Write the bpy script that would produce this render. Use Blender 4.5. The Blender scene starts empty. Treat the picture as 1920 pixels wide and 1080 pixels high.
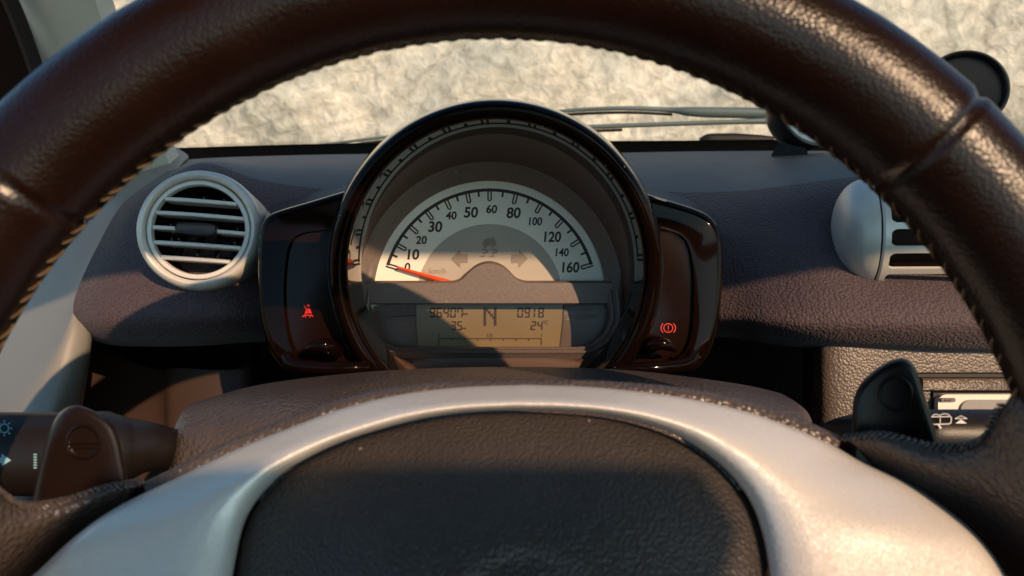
import bpy, math, random
import numpy as np
from mathutils import Vector, Matrix, noise
random.seed(7)
S = bpy.context.scene
COL = S.collection

# ------------------------------------------------------------------ camera
PITCH = math.radians(15.0)
FPX = 1400.0                                   # focal length in pixels of a 1920 wide frame
EYE = np.array([0.0, 0.0, 1.12])
AX = np.array([1.0, 0.0, 0.0])
AF = np.array([0.0, math.cos(PITCH), -math.sin(PITCH)])
AU = np.array([0.0, math.sin(PITCH), math.cos(PITCH)])
cam_d = bpy.data.cameras.new("camera")
cam_d.sensor_width = 36.0
cam_d.lens = FPX / 1920 * 36.0
cam_d.clip_start = 0.01
cam_d.clip_end = 500
cam_d.dof.use_dof = True
cam_d.dof.focus_distance = 0.43
cam_d.dof.aperture_fstop = 14.0
cam = bpy.data.objects.new("camera", cam_d)
cam.location = EYE
cam.rotation_euler = (math.radians(90) - PITCH, 0, 0)
COL.objects.link(cam)
S.camera = cam

# ------------------------------------------------------------------ sky, sun, exposure
SUN_CAM = np.array([0.47, 0.315, -0.84])       # towards the sun: right, up, depth
SUN_W = SUN_CAM[0] * AX + SUN_CAM[1] * AU + SUN_CAM[2] * AF
SUN_W /= np.linalg.norm(SUN_W)
world = bpy.data.worlds.new("World")
S.world = world
world.use_nodes = True
wn = world.node_tree.nodes
sky = wn.new("ShaderNodeTexSky")
sky.sky_type = 'NISHITA'
sky.sun_disc = False
sky.sun_elevation = math.asin(SUN_W[2])
sky.sun_rotation = math.atan2(SUN_W[0], SUN_W[1])
sky.air_density = 1.0
sky.dust_density = 1.0
wn["Background"].inputs["Strength"].default_value = 0.15
tint = wn.new("ShaderNodeVectorMath"); tint.operation = 'MULTIPLY'; tint.inputs[1].default_value = (0.72, 1.03, 1.10)
world.node_tree.links.new(sky.outputs[0], tint.inputs[0])
world.node_tree.links.new(tint.outputs[0], wn["Background"].inputs[0])
sun_d = bpy.data.lights.new("sun", 'SUN')
sun_d.energy = 5.0
sun_d.angle = math.radians(0.5)
sun_d.color = (1.0, 0.66, 0.40)
sun = bpy.data.objects.new("sun", sun_d)
sun.rotation_euler = Vector(SUN_W).to_track_quat('Z', 'Y').to_euler()
sun.location = (3, -4, 6)
COL.objects.link(sun)
S.view_settings.view_transform = 'Standard'
S.view_settings.look = 'None'
S.view_settings.exposure = 0.0
S.view_settings.gamma = 1.0
S.view_settings.use_curve_mapping = False
S.cycles.use_denoising = True
S.cycles.max_bounces = 8
S.cycles.sample_clamp_indirect = 6.0

# ------------------------------------------------------------------ helpers
def W(x, y, d):
    """right, up, forward of the eye (metres) -> world"""
    return EYE + x * AX + y * AU + d * AF

def V(px, py, d):
    return W((px - 960) / FPX * d, (540 - py) / FPX * d, d)

class M:
    def __init__(self):
        self.v = []; self.f = []
    def add(self, vs, fs):
        o = len(self.v)
        self.v += [tuple(p) for p in vs]
        self.f += [tuple(i + o for i in f) for f in fs]
        return self
    def grid(self, rows, closed_u=False, closed_v=False, cap=False):
        """rows: list of rows, each a list of points"""
        n = len(rows); m = len(rows[0])
        vs = [p for r in rows for p in r]
        fs = []
        for i in range(n if closed_v else n - 1):
            for j in range(m if closed_u else m - 1):
                a = i * m + j; b = i * m + (j + 1) % m
                i2 = (i + 1) % n
                fs.append((a, b, i2 * m + (j + 1) % m, i2 * m + j))
        if cap:
            fs.append(tuple(range(m))[::-1])
            fs.append(tuple((n - 1) * m + j for j in range(m)))
        return self.add(vs, fs)
    def poly(self, pts):
        return self.add(pts, [tuple(range(len(pts)))])
    def box(self, lo, hi):
        x0, y0, z0 = lo; x1, y1, z1 = hi
        vs = [(x0,y0,z0),(x1,y0,z0),(x1,y1,z0),(x0,y1,z0),(x0,y0,z1),(x1,y0,z1),(x1,y1,z1),(x0,y1,z1)]
        return self.add(vs, [(3,2,1,0),(4,5,6,7),(0,1,5,4),(1,2,6,5),(2,3,7,6),(3,0,4,7)])
    def tube(self, path, r, n=12, cap=True):
        path = [np.array(p, float) for p in path]
        k = len(path)
        rs = [r] * k if np.isscalar(r) else list(r)
        t0 = path[1] - path[0]; t0 /= np.linalg.norm(t0)
        a = np.array([0, 0, 1.0]) if abs(t0[2]) < 0.9 else np.array([1.0, 0, 0])
        u = np.cross(t0, a); u /= np.linalg.norm(u)
        rows = []
        for i in range(k):
            t = path[min(i + 1, k - 1)] - path[max(i - 1, 0)]
            t /= np.linalg.norm(t)
            u = u - t * u.dot(t); u /= np.linalg.norm(u)
            w = np.cross(t, u)
            rows.append([path[i] + rs[i] * (math.cos(x) * u + math.sin(x) * w) for x in np.linspace(0, 2 * math.pi, n, endpoint=False)])
        return self.grid(rows, closed_u=True, cap=cap)
    def revolve(self, c, ax, prof, n=64, up=(0, 0, 1)):
        """prof: list of (along axis, radius)"""
        c = np.array(c, float); ax = np.array(ax, float); ax /= np.linalg.norm(ax)
        u = np.cross(ax, np.array(up, float)); u /= np.linalg.norm(u); w = np.cross(ax, u)
        rows = [[c + t * ax + r * (math.cos(x) * u + math.sin(x) * w) for x in np.linspace(0, 2 * math.pi, n, endpoint=False)] for t, r in prof]
        return self.grid(rows, closed_u=True)

def cr(p0, p1, p2, p3, t):
    return 0.5 * ((2 * p1) + (-p0 + p2) * t + (2 * p0 - 5 * p1 + 4 * p2 - p3) * t * t + (-p0 + 3 * p1 - 3 * p2 + p3) * t ** 3)

def spline(P, n, closed=False):
    P = [np.array(p, float) for p in P]
    k = len(P)
    out = []
    seg = k if closed else k - 1
    for s in np.linspace(0, seg, n, endpoint=not closed):
        i = min(int(s), seg - 1); t = s - i
        if closed:
            q = [P[(i + j) % k] for j in (-1, 0, 1, 2)]
        else:
            q = [P[max(i - 1, 0)], P[i], P[i + 1], P[min(i + 2, k - 1)]]
            if i == 0: q[0] = 2 * P[0] - P[1]
            if i + 2 > k - 1: q[3] = 2 * P[k - 1] - P[k - 2]
        out.append(cr(*q, t))
    return out

def resample(P, n):
    """even arc length"""
    P = np.array(P, float)
    s = np.concatenate([[0], np.cumsum(np.linalg.norm(np.diff(P, axis=0), axis=1))])
    t = np.linspace(0, s[-1], n)
    return [np.array([np.interp(x, s, P[:, k]) for k in range(P.shape[1])]) for x in t]

def patch(ctrl, nu, nv):
    """bicubic surface through a control grid of (px, py, depth)"""
    cols = [[V(*p) for p in c] for c in ctrl]
    fine = [spline(c, nv) for c in cols]
    rows = []
    for j in range(nv):
        rows.append(spline([fine[i][j] for i in range(len(fine))], nu))
    return rows

def link(o):
    COL.objects.link(o); return o

def thing(name, label, cat, loc, group=None):
    o = bpy.data.objects.new(name, None)
    o.empty_display_size = 0.03
    o.location = tuple(loc)
    o['label'] = label; o['category'] = cat
    if group: o['group'] = group
    o['_l'] = [float(x) for x in loc]
    return link(o)

def root_loc(o):
    while o.parent is not None:
        o = o.parent
    return np.array(o['_l']) if '_l' in o else np.zeros(3)

def build(name, m, mat, parent=None, smooth=True, sharp=40, recalc=True, label=None):
    me = bpy.data.meshes.new(name)
    L = root_loc(parent) if parent is not None else np.zeros(3)
    me.from_pydata([tuple(np.array(p) - L) for p in m.v], [], m.f)
    me.validate()
    if recalc:
        import bmesh
        bm = bmesh.new(); bm.from_mesh(me)
        bmesh.ops.remove_doubles(bm, verts=bm.verts, dist=1e-6)
        bmesh.ops.recalc_face_normals(bm, faces=bm.faces)
        bm.to_mesh(me); bm.free()
    me.materials.append(mat)
    if smooth:
        me.polygons.foreach_set("use_smooth", [True] * len(me.polygons))
        me.set_sharp_from_angle(angle=math.radians(sharp))
    o = bpy.data.objects.new(name, me)
    if parent is not None: o.parent = parent
    if label: o['label'] = label
    return link(o)

def tag(o, label, cat, group=None, kind=None):
    if label: o['label'] = label
    if cat: o['category'] = cat
    if group: o['group'] = group
    if kind: o['kind'] = kind
    return o

# ------------------------------------------------------------------ materials
def mat(name, base, rough=0.5, metal=0.0, spec=0.5, coat=0.0, bump=None, var=None, emit=None, sheen=0.0, flake=0.0, rvar=0.0, dust=0.0):
    """bump: (kind, cells per metre, height in metres); var: (scale, amount) tone variation of the thing itself"""
    m = bpy.data.materials.new(name); m.use_nodes = True
    nt = m.node_tree; N = nt.nodes; Lk = nt.links
    b = N["Principled BSDF"]
    b.inputs["Base Color"].default_value = (*base, 1)
    b.inputs["Roughness"].default_value = rough
    b.inputs["Metallic"].default_value = metal
    b.inputs["Specular IOR Level"].default_value = spec
    b.inputs["Coat Weight"].default_value = coat
    b.inputs["Coat Roughness"].default_value = 0.06 if rough < 0.1 else 0.26
    if sheen:
        b.inputs["Sheen Weight"].default_value = sheen
        b.inputs["Sheen Roughness"].default_value = 0.4
    tc = N.new("ShaderNodeTexCoord")
    if var:
        n = N.new("ShaderNodeTexNoise"); n.inputs["Scale"].default_value = var[0]; n.inputs["Detail"].default_value = 5
        Lk.new(tc.outputs["Object"], n.inputs["Vector"])
        mr = N.new("ShaderNodeMapRange")
        mr.inputs[1].default_value = 0.3; mr.inputs[2].default_value = 0.7
        mr.inputs[3].default_value = 1 - var[1]; mr.inputs[4].default_value = 1 + var[1]
        Lk.new(n.outputs["Fac"], mr.inputs[0])
        mx = N.new("ShaderNodeVectorMath"); mx.operation = 'SCALE'
        mx.inputs[0].default_value = base
        Lk.new(mr.outputs[0], mx.inputs["Scale"])
        Lk.new(mx.outputs[0], b.inputs["Base Color"])
    if rvar:
        n = N.new("ShaderNodeTexNoise"); n.inputs["Scale"].default_value = 35; n.inputs["Detail"].default_value = 6
        Lk.new(tc.outputs["Object"], n.inputs["Vector"])
        mr = N.new("ShaderNodeMapRange")
        mr.inputs[1].default_value = 0.3; mr.inputs[2].default_value = 0.7
        mr.inputs[3].default_value = max(rough - rvar, 0.02); mr.inputs[4].default_value = rough + rvar
        Lk.new(n.outputs["Fac"], mr.inputs[0]); Lk.new(mr.outputs[0], b.inputs["Roughness"])
    if bump:
        kind, sc, h = bump[:3]
        dn = N.new("ShaderNodeTexNoise"); dn.inputs["Scale"].default_value = sc * 0.35; dn.inputs["Detail"].default_value = 2
        Lk.new(tc.outputs["Object"], dn.inputs["Vector"])
        if kind == 'leather':
            mxv = N.new("ShaderNodeVectorMath"); mxv.operation = 'MULTIPLY_ADD'
            mxv.inputs[1].default_value = (0.35 / sc,) * 3
            Lk.new(dn.outputs["Color"], mxv.inputs[0]); Lk.new(tc.outputs["Object"], mxv.inputs[2])
            vo = N.new("ShaderNodeTexVoronoi"); vo.feature = 'SMOOTH_F1'; vo.inputs["Scale"].default_value = sc
            vo.inputs["Smoothness"].default_value = 0.2
            Lk.new(mxv.outputs[0], vo.inputs["Vector"])
            inv = N.new("ShaderNodeMath"); inv.operation = 'SUBTRACT'; inv.inputs[0].default_value = 1.0
            Lk.new(vo.outputs["Distance"], inv.inputs[1])
            big = N.new("ShaderNodeTexNoise"); big.inputs["Scale"].default_value = sc * 0.12
            Lk.new(tc.outputs["Object"], big.inputs["Vector"])
            ad = N.new("ShaderNodeMath"); ad.operation = 'MULTIPLY_ADD'; ad.inputs[1].default_value = 0.25
            Lk.new(big.outputs["Fac"], ad.inputs[0]); Lk.new(inv.outputs[0], ad.inputs[2])
            hsrc = ad.outputs[0]
        else:
            n2 = N.new("ShaderNodeTexNoise"); n2.inputs["Scale"].default_value = sc; n2.inputs["Detail"].default_value = 3
            n2.inputs["Roughness"].default_value = 0.6
            Lk.new(tc.outputs["Object"], n2.inputs["Vector"])
            hsrc = n2.outputs["Fac"]
        bp = N.new("ShaderNodeBump"); bp.inputs["Distance"].default_value = h; bp.inputs["Strength"].default_value = 1.0
        Lk.new(hsrc, bp.inputs["Height"]); Lk.new(bp.outputs[0], b.inputs["Normal"])
    if flake:
        vo = N.new("ShaderNodeTexVoronoi"); vo.inputs["Scale"].default_value = 3200
        Lk.new(tc.outputs["Object"], vo.inputs["Vector"])
        sb = N.new("ShaderNodeVectorMath"); sb.operation = 'SUBTRACT'; sb.inputs[1].default_value = (0.5, 0.5, 0.5)
        Lk.new(vo.outputs["Color"], sb.inputs[0])
        geo = N.new("ShaderNodeNewGeometry")
        ma = N.new("ShaderNodeVectorMath"); ma.operation = 'MULTIPLY_ADD'; ma.inputs[1].default_value = (flake,) * 3
        Lk.new(sb.outputs[0], ma.inputs[0]); Lk.new(geo.outputs["Normal"], ma.inputs[2])
        nm = N.new("ShaderNodeVectorMath"); nm.operation = 'NORMALIZE'
        Lk.new(ma.outputs[0], nm.inputs[0]); Lk.new(nm.outputs[0], b.inputs["Normal"])
    if dust:
        src = b.inputs["Base Color"].links[0].from_socket if b.inputs["Base Color"].is_linked else None
        vo = N.new("ShaderNodeTexVoronoi"); vo.inputs["Scale"].default_value = 520
        Lk.new(tc.outputs["Object"], vo.inputs["Vector"])
        sp = N.new("ShaderNodeSeparateColor"); Lk.new(vo.outputs["Color"], sp.inputs[0])
        gt = N.new("ShaderNodeMath"); gt.operation = 'GREATER_THAN'; gt.inputs[1].default_value = 1 - dust
        Lk.new(sp.outputs[0], gt.inputs[0])
        ml = N.new("ShaderNodeMath"); ml.operation = 'MULTIPLY'; ml.inputs[1].default_value = 0.30
        Lk.new(sp.outputs[1], ml.inputs[0])
        lt = N.new("ShaderNodeMath"); lt.operation = 'LESS_THAN'
        Lk.new(vo.outputs["Distance"], lt.inputs[0]); Lk.new(ml.outputs[0], lt.inputs[1])
        an = N.new("ShaderNodeMath"); an.operation = 'MULTIPLY'
        Lk.new(gt.outputs[0], an.inputs[0]); Lk.new(lt.outputs[0], an.inputs[1])
        mxd = N.new("ShaderNodeMix"); mxd.data_type = 'RGBA'
        mxd.inputs[6].default_value = (*base, 1); mxd.inputs[7].default_value = (0.34, 0.30, 0.25, 1)
        if src: Lk.new(src, mxd.inputs[6])
        Lk.new(an.outputs[0], mxd.inputs["Factor"]); Lk.new(mxd.outputs[2], b.inputs["Base Color"])
    if emit:
        b.inputs["Emission Color"].default_value = (*emit[0], 1)
        b.inputs["Emission Strength"].default_value = emit[1]
    return m

LEATHER = mat("rim_leather", (0.0095, 0.0034, 0.0022), 0.30, spec=0.28, coat=0.08, bump=('leather', 900, 0.00013), rvar=0.05, var=(30, 0.2))
SPOKE_LEATHER = mat("spoke_leather", (0.070, 0.051, 0.042), 0.42, bump=('leather', 560, 0.00060), var=(40, 0.2))
THREAD = mat("tan_thread", (0.105, 0.064, 0.028), 0.7, var=(300, 0.3))
DARK_THREAD = mat("brown_thread", (0.05, 0.03, 0.02), 0.6, var=(300, 0.3))
SILVER = mat("silver_paint", (0.80, 0.74, 0.68), 0.44, metal=0.40, flake=0.22, coat=0.15)
VENT_SILVER = mat("vent_silver", (0.68, 0.65, 0.60), 0.40, metal=0.25, flake=0.05)
PAD = mat("pad_vinyl", (0.042, 0.033, 0.029), 0.42, spec=0.45, dust=0.006, bump=('leather', 820, 0.00048), var=(30, 0.15))
SHROUD = mat("shroud_vinyl", (0.070, 0.055, 0.050), 0.36, dust=0.008, bump=('leather', 540, 0.00060), var=(30, 0.15))
FABRIC = mat("dash_fabric", (0.062, 0.040, 0.046), 0.75, bump=('leather', 560, 0.0007), var=(800, 0.45), sheen=0.12)
DASH_TOP = mat("dash_top_vinyl", (0.105, 0.105, 0.105), 0.55, dust=0.010, bump=('noise', 1200, 0.00012), var=(60, 0.1))
CONSOLE = mat("console_vinyl", (0.085, 0.058, 0.042), 0.42, bump=('leather', 600, 0.00034), var=(40, 0.15))
GLOSS = mat("gloss_black", (0.005, 0.0022, 0.0016), 0.06, spec=0.11, rvar=0.02, dust=0.012)
REFLECT = mat("polished_sleeve", (0.10, 0.075, 0.06), 0.03, metal=0.9)
TUNNEL = mat("tunnel_plastic", (0.085, 0.042, 0.028), 0.42, bump=('noise', 1500, 0.00006))
BEZEL = mat("bezel_plastic", (0.15, 0.115, 0.10), 0.48, dust=0.012, bump=('noise', 1800, 0.00010), var=(900, 0.18))
DIAL_WHITE = mat("dial_white", (0.82, 0.76, 0.67), 0.6, var=(60, 0.03))
DIAL_GREY = mat("dial_grey", (0.40, 0.35, 0.30), 0.6, var=(60, 0.03))
PRINT = mat("dial_print", (0.030, 0.014, 0.010), 0.6)
FAINT = mat("unlit_symbol", (0.24, 0.19, 0.15), 0.6)
NEEDLE = mat("needle_red", (0.75, 0.075, 0.015), 0.4)
LCD = mat("lcd_amber", (0.185, 0.130, 0.060), 0.25, var=(40, 0.06))
LCD_SIDE = mat("lcd_surround", (0.10, 0.065, 0.05), 0.3, var=(60, 0.12))
AMBER_WIN = mat("tinted_window", (0.009, 0.0028, 0.001), 0.16, spec=0.2)
RED_LAMP = mat("red_lamp", (0.5, 0.01, 0.005), 0.4, emit=((1.0, 0.03, 0.01), 0.18))
PADDLE = mat("paddle_plastic", (0.011, 0.0052, 0.0034), 0.33, spec=0.32, dust=0.006, bump=('noise', 1500, 0.00008), rvar=0.05)
STALK = mat("stalk_plastic", (0.012, 0.009, 0.0085), 0.38, spec=0.35, bump=('noise', 1500, 0.00008))
ICON_TEAL = mat("icon_print", (0.26, 0.52, 0.60), 0.5)
ICON_WHITE = mat("icon_white", (0.70, 0.68, 0.66), 0.5)
TRIM_GREY = mat("trim_grey", (0.215, 0.205, 0.19), 0.5, bump=('noise', 1500, 0.00008), flake=0)
PILLAR = mat("pillar_cloth", (0.62, 0.63, 0.57), 0.8, bump=('noise', 1200, 0.0001))
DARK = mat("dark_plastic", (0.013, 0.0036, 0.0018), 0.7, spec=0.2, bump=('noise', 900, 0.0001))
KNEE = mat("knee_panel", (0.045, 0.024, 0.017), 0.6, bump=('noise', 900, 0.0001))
RADIO = mat("radio_silver", (0.72, 0.67, 0.58), 0.4, metal=0.1)
RADIO_SCREEN = mat("radio_screen", (0.30, 0.27, 0.25), 0.3)
KNOB = mat("vent_knob", (0.05, 0.045, 0.045), 0.4)
PIN = mat("vent_pin", (0.14, 0.12, 0.11), 0.5)
POD_BLACK = mat("pod_black", (0.010, 0.006, 0.005), 0.35)
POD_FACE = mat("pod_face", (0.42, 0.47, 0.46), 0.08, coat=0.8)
POD_DARK = mat("pod_dark", (0.008, 0.005, 0.004), 0.5)
WIPER = mat("wiper_metal", (0.15, 0.19, 0.19), 0.4)
RUBBER = mat("rubber", (0.012, 0.008, 0.007), 0.6)
ROOF = mat("headliner", (0.20, 0.18, 0.16), 0.9)
SEAT = mat("seat_cloth", (0.035, 0.025, 0.022), 0.9)
GROUND = mat("pale_ground", (0.34, 0.29, 0.22), 0.95, var=(3, 0.25), bump=('noise', 40, 0.01))

# rock: mottled pale stone
def rock_mat():
    m = bpy.data.materials.new("pale_rock"); m.use_nodes = True
    nt = m.node_tree; N = nt.nodes; L = nt.links; b = N["Principled BSDF"]
    b.inputs["Roughness"].default_value = 0.95
    b.inputs["Specular IOR Level"].default_value = 0.2
    tc = N.new("ShaderNodeTexCoord")
    n1 = N.new("ShaderNodeTexNoise"); n1.inputs["Scale"].default_value = 20; n1.inputs["Detail"].default_value = 8; n1.inputs["Roughness"].default_value = 0.62
    n1.inputs["Distortion"].default_value = 0.6
    n2 = N.new("ShaderNodeTexNoise"); n2.inputs["Scale"].default_value = 2.6; n2.inputs["Detail"].default_value = 5
    r1 = N.new("ShaderNodeValToRGB"); r1.color_ramp.elements[0].position = 0.34; r1.color_ramp.elements[1].position = 0.66
    r1.color_ramp.elements[0].color = (0.52, 0.52, 0.49, 1); r1.color_ramp.elements[1].color = (0.92, 0.90, 0.84, 1)
    r2 = N.new("ShaderNodeValToRGB"); r2.color_ramp.elements[0].position = 0.35; r2.color_ramp.elements[1].position = 0.65
    r2.color_ramp.elements[0].color = (0.56, 0.59, 0.58, 1); r2.color_ramp.elements[1].color = (1.0, 0.95, 0.88, 1)
    mx = N.new("ShaderNodeMix"); mx.data_type = 'RGBA'; mx.blend_type = 'MULTIPLY'; mx.inputs["Factor"].default_value = 1
    for n in (n1, n2): L.new(tc.outputs["Object"], n.inputs["Vector"])
    L.new(n1.outputs["Fac"], r1.inputs[0]); L.new(n2.outputs["Fac"], r2.inputs[0])
    L.new(r1.outputs[0], mx.inputs[6]); L.new(r2.outputs[0], mx.inputs[7]); L.new(mx.outputs[2], b.inputs["Base Color"])
    wp = N.new("ShaderNodeTexNoise"); wp.inputs["Scale"].default_value = 3.0; wp.inputs["Detail"].default_value = 5
    L.new(tc.outputs["Object"], wp.inputs["Vector"])
    wv = N.new("ShaderNodeVectorMath"); wv.operation = 'MULTIPLY_ADD'; wv.inputs[1].default_value = (0.5, 0.5, 0.5)
    L.new(wp.outputs["Color"], wv.inputs[0]); L.new(tc.outputs["Object"], wv.inputs[2])
    cv = N.new("ShaderNodeTexVoronoi"); cv.feature = 'DISTANCE_TO_EDGE'; cv.inputs["Scale"].default_value = 2.3
    L.new(wv.outputs[0], cv.inputs["Vector"])
    rc = N.new("ShaderNodeValToRGB"); rc.color_ramp.elements[0].position = 0.0; rc.color_ramp.elements[1].position = 0.05
    rc.color_ramp.elements[0].color = (0.80, 0.79, 0.77, 1); rc.color_ramp.elements[1].color = (1, 1, 1, 1)
    L.new(cv.outputs["Distance"], rc.inputs[0])
    mx2 = N.new("ShaderNodeMix"); mx2.data_type = 'RGBA'; mx2.blend_type = 'MULTIPLY'; mx2.inputs["Factor"].default_value = 1
    L.new(mx.outputs[2], mx2.inputs[6]); L.new(rc.outputs[0], mx2.inputs[7]); L.new(mx2.outputs[2], b.inputs["Base Color"])
    bp = N.new("ShaderNodeBump"); bp.inputs["Distance"].default_value = 0.02
    L.new(n1.outputs["Fac"], bp.inputs["Height"]); L.new(bp.outputs[0], b.inputs["Normal"])
    return m
ROCK = rock_mat()

def glass_mat(name, tint, lo=0.05):
    m = bpy.data.materials.new(name); m.use_nodes = True
    nt = m.node_tree; N = nt.nodes; L = nt.links
    N.remove(N["Principled BSDF"])
    t = N.new("ShaderNodeBsdfTransparent"); t.inputs[0].default_value = (*tint, 1)
    g = N.new("ShaderNodeBsdfGlossy"); g.inputs["Roughness"].default_value = 0.02
    fr = N.new("ShaderNodeFresnel"); fr.inputs[0].default_value = 1.2
    mx = N.new("ShaderNodeMixShader")
    L.new(fr.outputs[0], mx.inputs[0]); L.new(t.outputs[0], mx.inputs[1]); L.new(g.outputs[0], mx.inputs[2])
    L.new(mx.outputs[0], N["Material Output"].inputs[0])
    return m
GLASS = glass_mat("windscreen_glass", (0.93, 0.95, 0.93))

# ------------------------------------------------------------------ ground and rock face
m = M(); m.grid([[(x, y, 0.0) for x in np.linspace(-60, 60, 9)] for y in np.linspace(-60, 60, 9)])
tag(build("ground", m, GROUND), None, None, kind="structure")

def rock_face():
    nx, nz = 200, 110
    front = []
    for k in range(nz):
        z = -0.1 + 2.1 * k / (nz - 1)
        row = []
        for i in range(nx):
            x = -4.2 + 9.0 * i / (nx - 1)
            p = Vector((x * 1.3, 3.0, z * 1.3))
            a = noise.fractal(p, 1.0, 2.0, 5, noise_basis='PERLIN_ORIGINAL')
            c = noise.voronoi(p * 0.9)[0]
            b = noise.fractal(p * 9.0, 0.9, 2.0, 3, noise_basis='PERLIN_ORIGINAL')
            y = 3.05 + 0.10 * a + 0.10 * (c[1] - c[0]) * -0.7 + 0.018 * b + 0.12 * z
            row.append((x, y, z))
        front.append(row)
    back = [[(p[0], 4.4, p[2]) for p in r] for r in front]
    m = M(); m.grid(front); m.grid(back)
    for a, b in ((front[0], back[0]), (front[-1], back[-1]), ([r[0] for r in front], [r[0] for r in back]), ([r[-1] for r in front], [r[-1] for r in back])):
        m.grid([a, b])
    o = build("rock_wall", m, ROCK, sharp=80)
    tag(o, "pale sunlit rough rock wall seen through the windscreen", "rock wall")
rock_face()

# ------------------------------------------------------------------ car body round the eye
body = thing("car_cabin", "dark car cabin shell with pale grey windscreen pillar at upper left", "car", (0.34, 0.0, 0.25))
XL, XR = -0.40, 1.08
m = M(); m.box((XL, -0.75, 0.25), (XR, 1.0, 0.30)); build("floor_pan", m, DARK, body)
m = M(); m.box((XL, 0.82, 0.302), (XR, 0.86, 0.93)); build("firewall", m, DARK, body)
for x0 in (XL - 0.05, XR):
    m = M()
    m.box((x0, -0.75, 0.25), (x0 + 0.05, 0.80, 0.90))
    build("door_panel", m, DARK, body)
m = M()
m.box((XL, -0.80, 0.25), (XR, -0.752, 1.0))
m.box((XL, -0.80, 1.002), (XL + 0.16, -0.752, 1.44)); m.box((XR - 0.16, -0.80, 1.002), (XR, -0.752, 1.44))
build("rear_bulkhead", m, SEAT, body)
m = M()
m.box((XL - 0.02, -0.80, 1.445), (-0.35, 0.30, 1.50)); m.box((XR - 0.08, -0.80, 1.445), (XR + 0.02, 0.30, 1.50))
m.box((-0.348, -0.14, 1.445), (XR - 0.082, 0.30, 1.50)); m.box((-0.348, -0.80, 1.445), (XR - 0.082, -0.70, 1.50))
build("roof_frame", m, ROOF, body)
m = M(); m.box((0.268, -0.698, 1.422), (0.448, -0.404, 1.444)); build("roof_sun_blocker", m, DARK, body)  # unseen block added under the roof to shade hub pad and lower-left trim
def seat(x, label):
    t = thing("car_chair", label, "car seat", (x, -0.45, 0.302), "car seats")
    m = M(); m.grid([[(x - .24, -.62, z), (x - .26, -.40, z), (x + .26, -.40, z), (x + .24, -.62, z)] for z in (.66, .95)] + [[(x - .20, -.64, 1.06), (x - .22, -.48, 1.06), (x + .22, -.48, 1.06), (x + .20, -.64, 1.06)]], closed_u=True, cap=True)
    build("backrest", m, SEAT, t)
    m = M(); m.grid([[(x - .25, -.60, z), (x - .25, -.12, z), (x + .25, -.12, z), (x + .25, -.60, z)] for z in (.40, .58)] , closed_u=True, cap=True)
    build("cushion", m, SEAT, t)
seat(0.0, "dark cloth driver seat behind the steering wheel"); seat(0.66, "dark cloth passenger seat beside the driver")
# windscreen pillars: a rounded bar from the dash corner up to the roof header
def pillar(px_pts, w):
    rows = []
    for a, b in px_pts:
        A = V(*a); B = V(*b)
        mid = (A + B) / 2 + W(0, 0, 0) * 0
        n = np.array([0, -1.0, 0.15]) * 0.012
        back = np.array([-0.01, 0.05, 0.0])
        rows.append([A + back, A, A * 0.75 + B * 0.25 + n, mid + n * 1.2, A * 0.25 + B * 0.75 + n, B, B + back])
    m = M(); m.grid(rows, closed_u=True, cap=True)
    return m
build("windscreen_pillar", pillar([((-40, -260, 0.50), (70, -300, 0.50)), ((22, -20, 0.58), (172, -20, 0.58)), ((66, 110, 0.64), (214, 110, 0.64)), ((190, 380, 0.75), (330, 330, 0.75))], 0.08), PILLAR, body)
pr = [(XR - 0.03, 0.30, 1.45), (XR - 0.02, 0.55, 1.22), (XR - 0.02, 0.80, 0.96)]
m = M(); m.tube(spline(pr, 8), 0.035, 10); build("windscreen_pillar", m, PILLAR, body)
# dark door window seal beside the pillar
m = M(); m.tube(spline([V(-60, -160, .52), V(10, -20, .56), V(62, 112, .60), V(120, 300, .66)], 10), 0.006, 8)
build("window_seal", m, RUBBER, body)
m = M()
A = [V(-300, -300, .50), V(-300, 300, .62), V(110, 300, .67), V(-6, -60, .568)]
m.grid([[A[0], A[3]], [A[1], A[2]]]); m.grid([[p + np.array([-0.02, 0, 0]) for p in (A[0], A[3])], [p + np.array([-0.02, 0, 0]) for p in (A[1], A[2])]])
build("quarter_panel", m, DARK, body)

# ------------------------------------------------------------------ windscreen with its dotted black border
ws = thing("windscreen", "clear raked windscreen with black dotted lower border", "windscreen", V(960, 275, 0.88))
GB = [V(x, y, .88) for x, y in ((330, 288), (620, 280), (960, 276), (1300, 274), (1700, 270), (2100, 270))]
GT = [p + np.array([0, -0.46, 0.50]) for p in GB]
rows = [[a * (1 - t) + b * t for a, b in zip(GB, GT)] for t in np.linspace(0, 1, 6)]
th = np.array([0, 0.003, 0.003])
m = M(); m.grid(rows)
build("glass", m, GLASS, ws)
gdir = np.array([0, -0.46, 0.50]); gdir /= np.linalg.norm(gdir)
inn = np.array([0, -0.004, -0.004])
m = M()
bl = spline(GB, 60)
m.grid([[p - gdir * 0.02 + inn for p in bl], [p + gdir * 0.012 + inn for p in bl]])
m.grid([[p - gdir * 0.02 + inn * 0.4 for p in bl], [p + gdir * 0.012 + inn * 0.4 for p in bl]])
build("black_border", m, RUBBER, ws)
m = M()
fine = spline(GB, 400)
ux = np.array([1.0, 0, 0])
for k in range(4):
    for i, p in enumerate(fine[:260]):
        c = p + inn + gdir * (0.0132 + 0.0024 * k) + ux * (0.0015 if k % 2 else 0)
        r = 0.00095 - 0.00018 * k
        m.poly([c + r * (math.cos(a) * ux + math.sin(a) * gdir) for a in np.linspace(0, 2 * math.pi, 7)[:-1]])
build("border_dots", m, RUBBER, ws, smooth=False, recalc=False)

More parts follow.
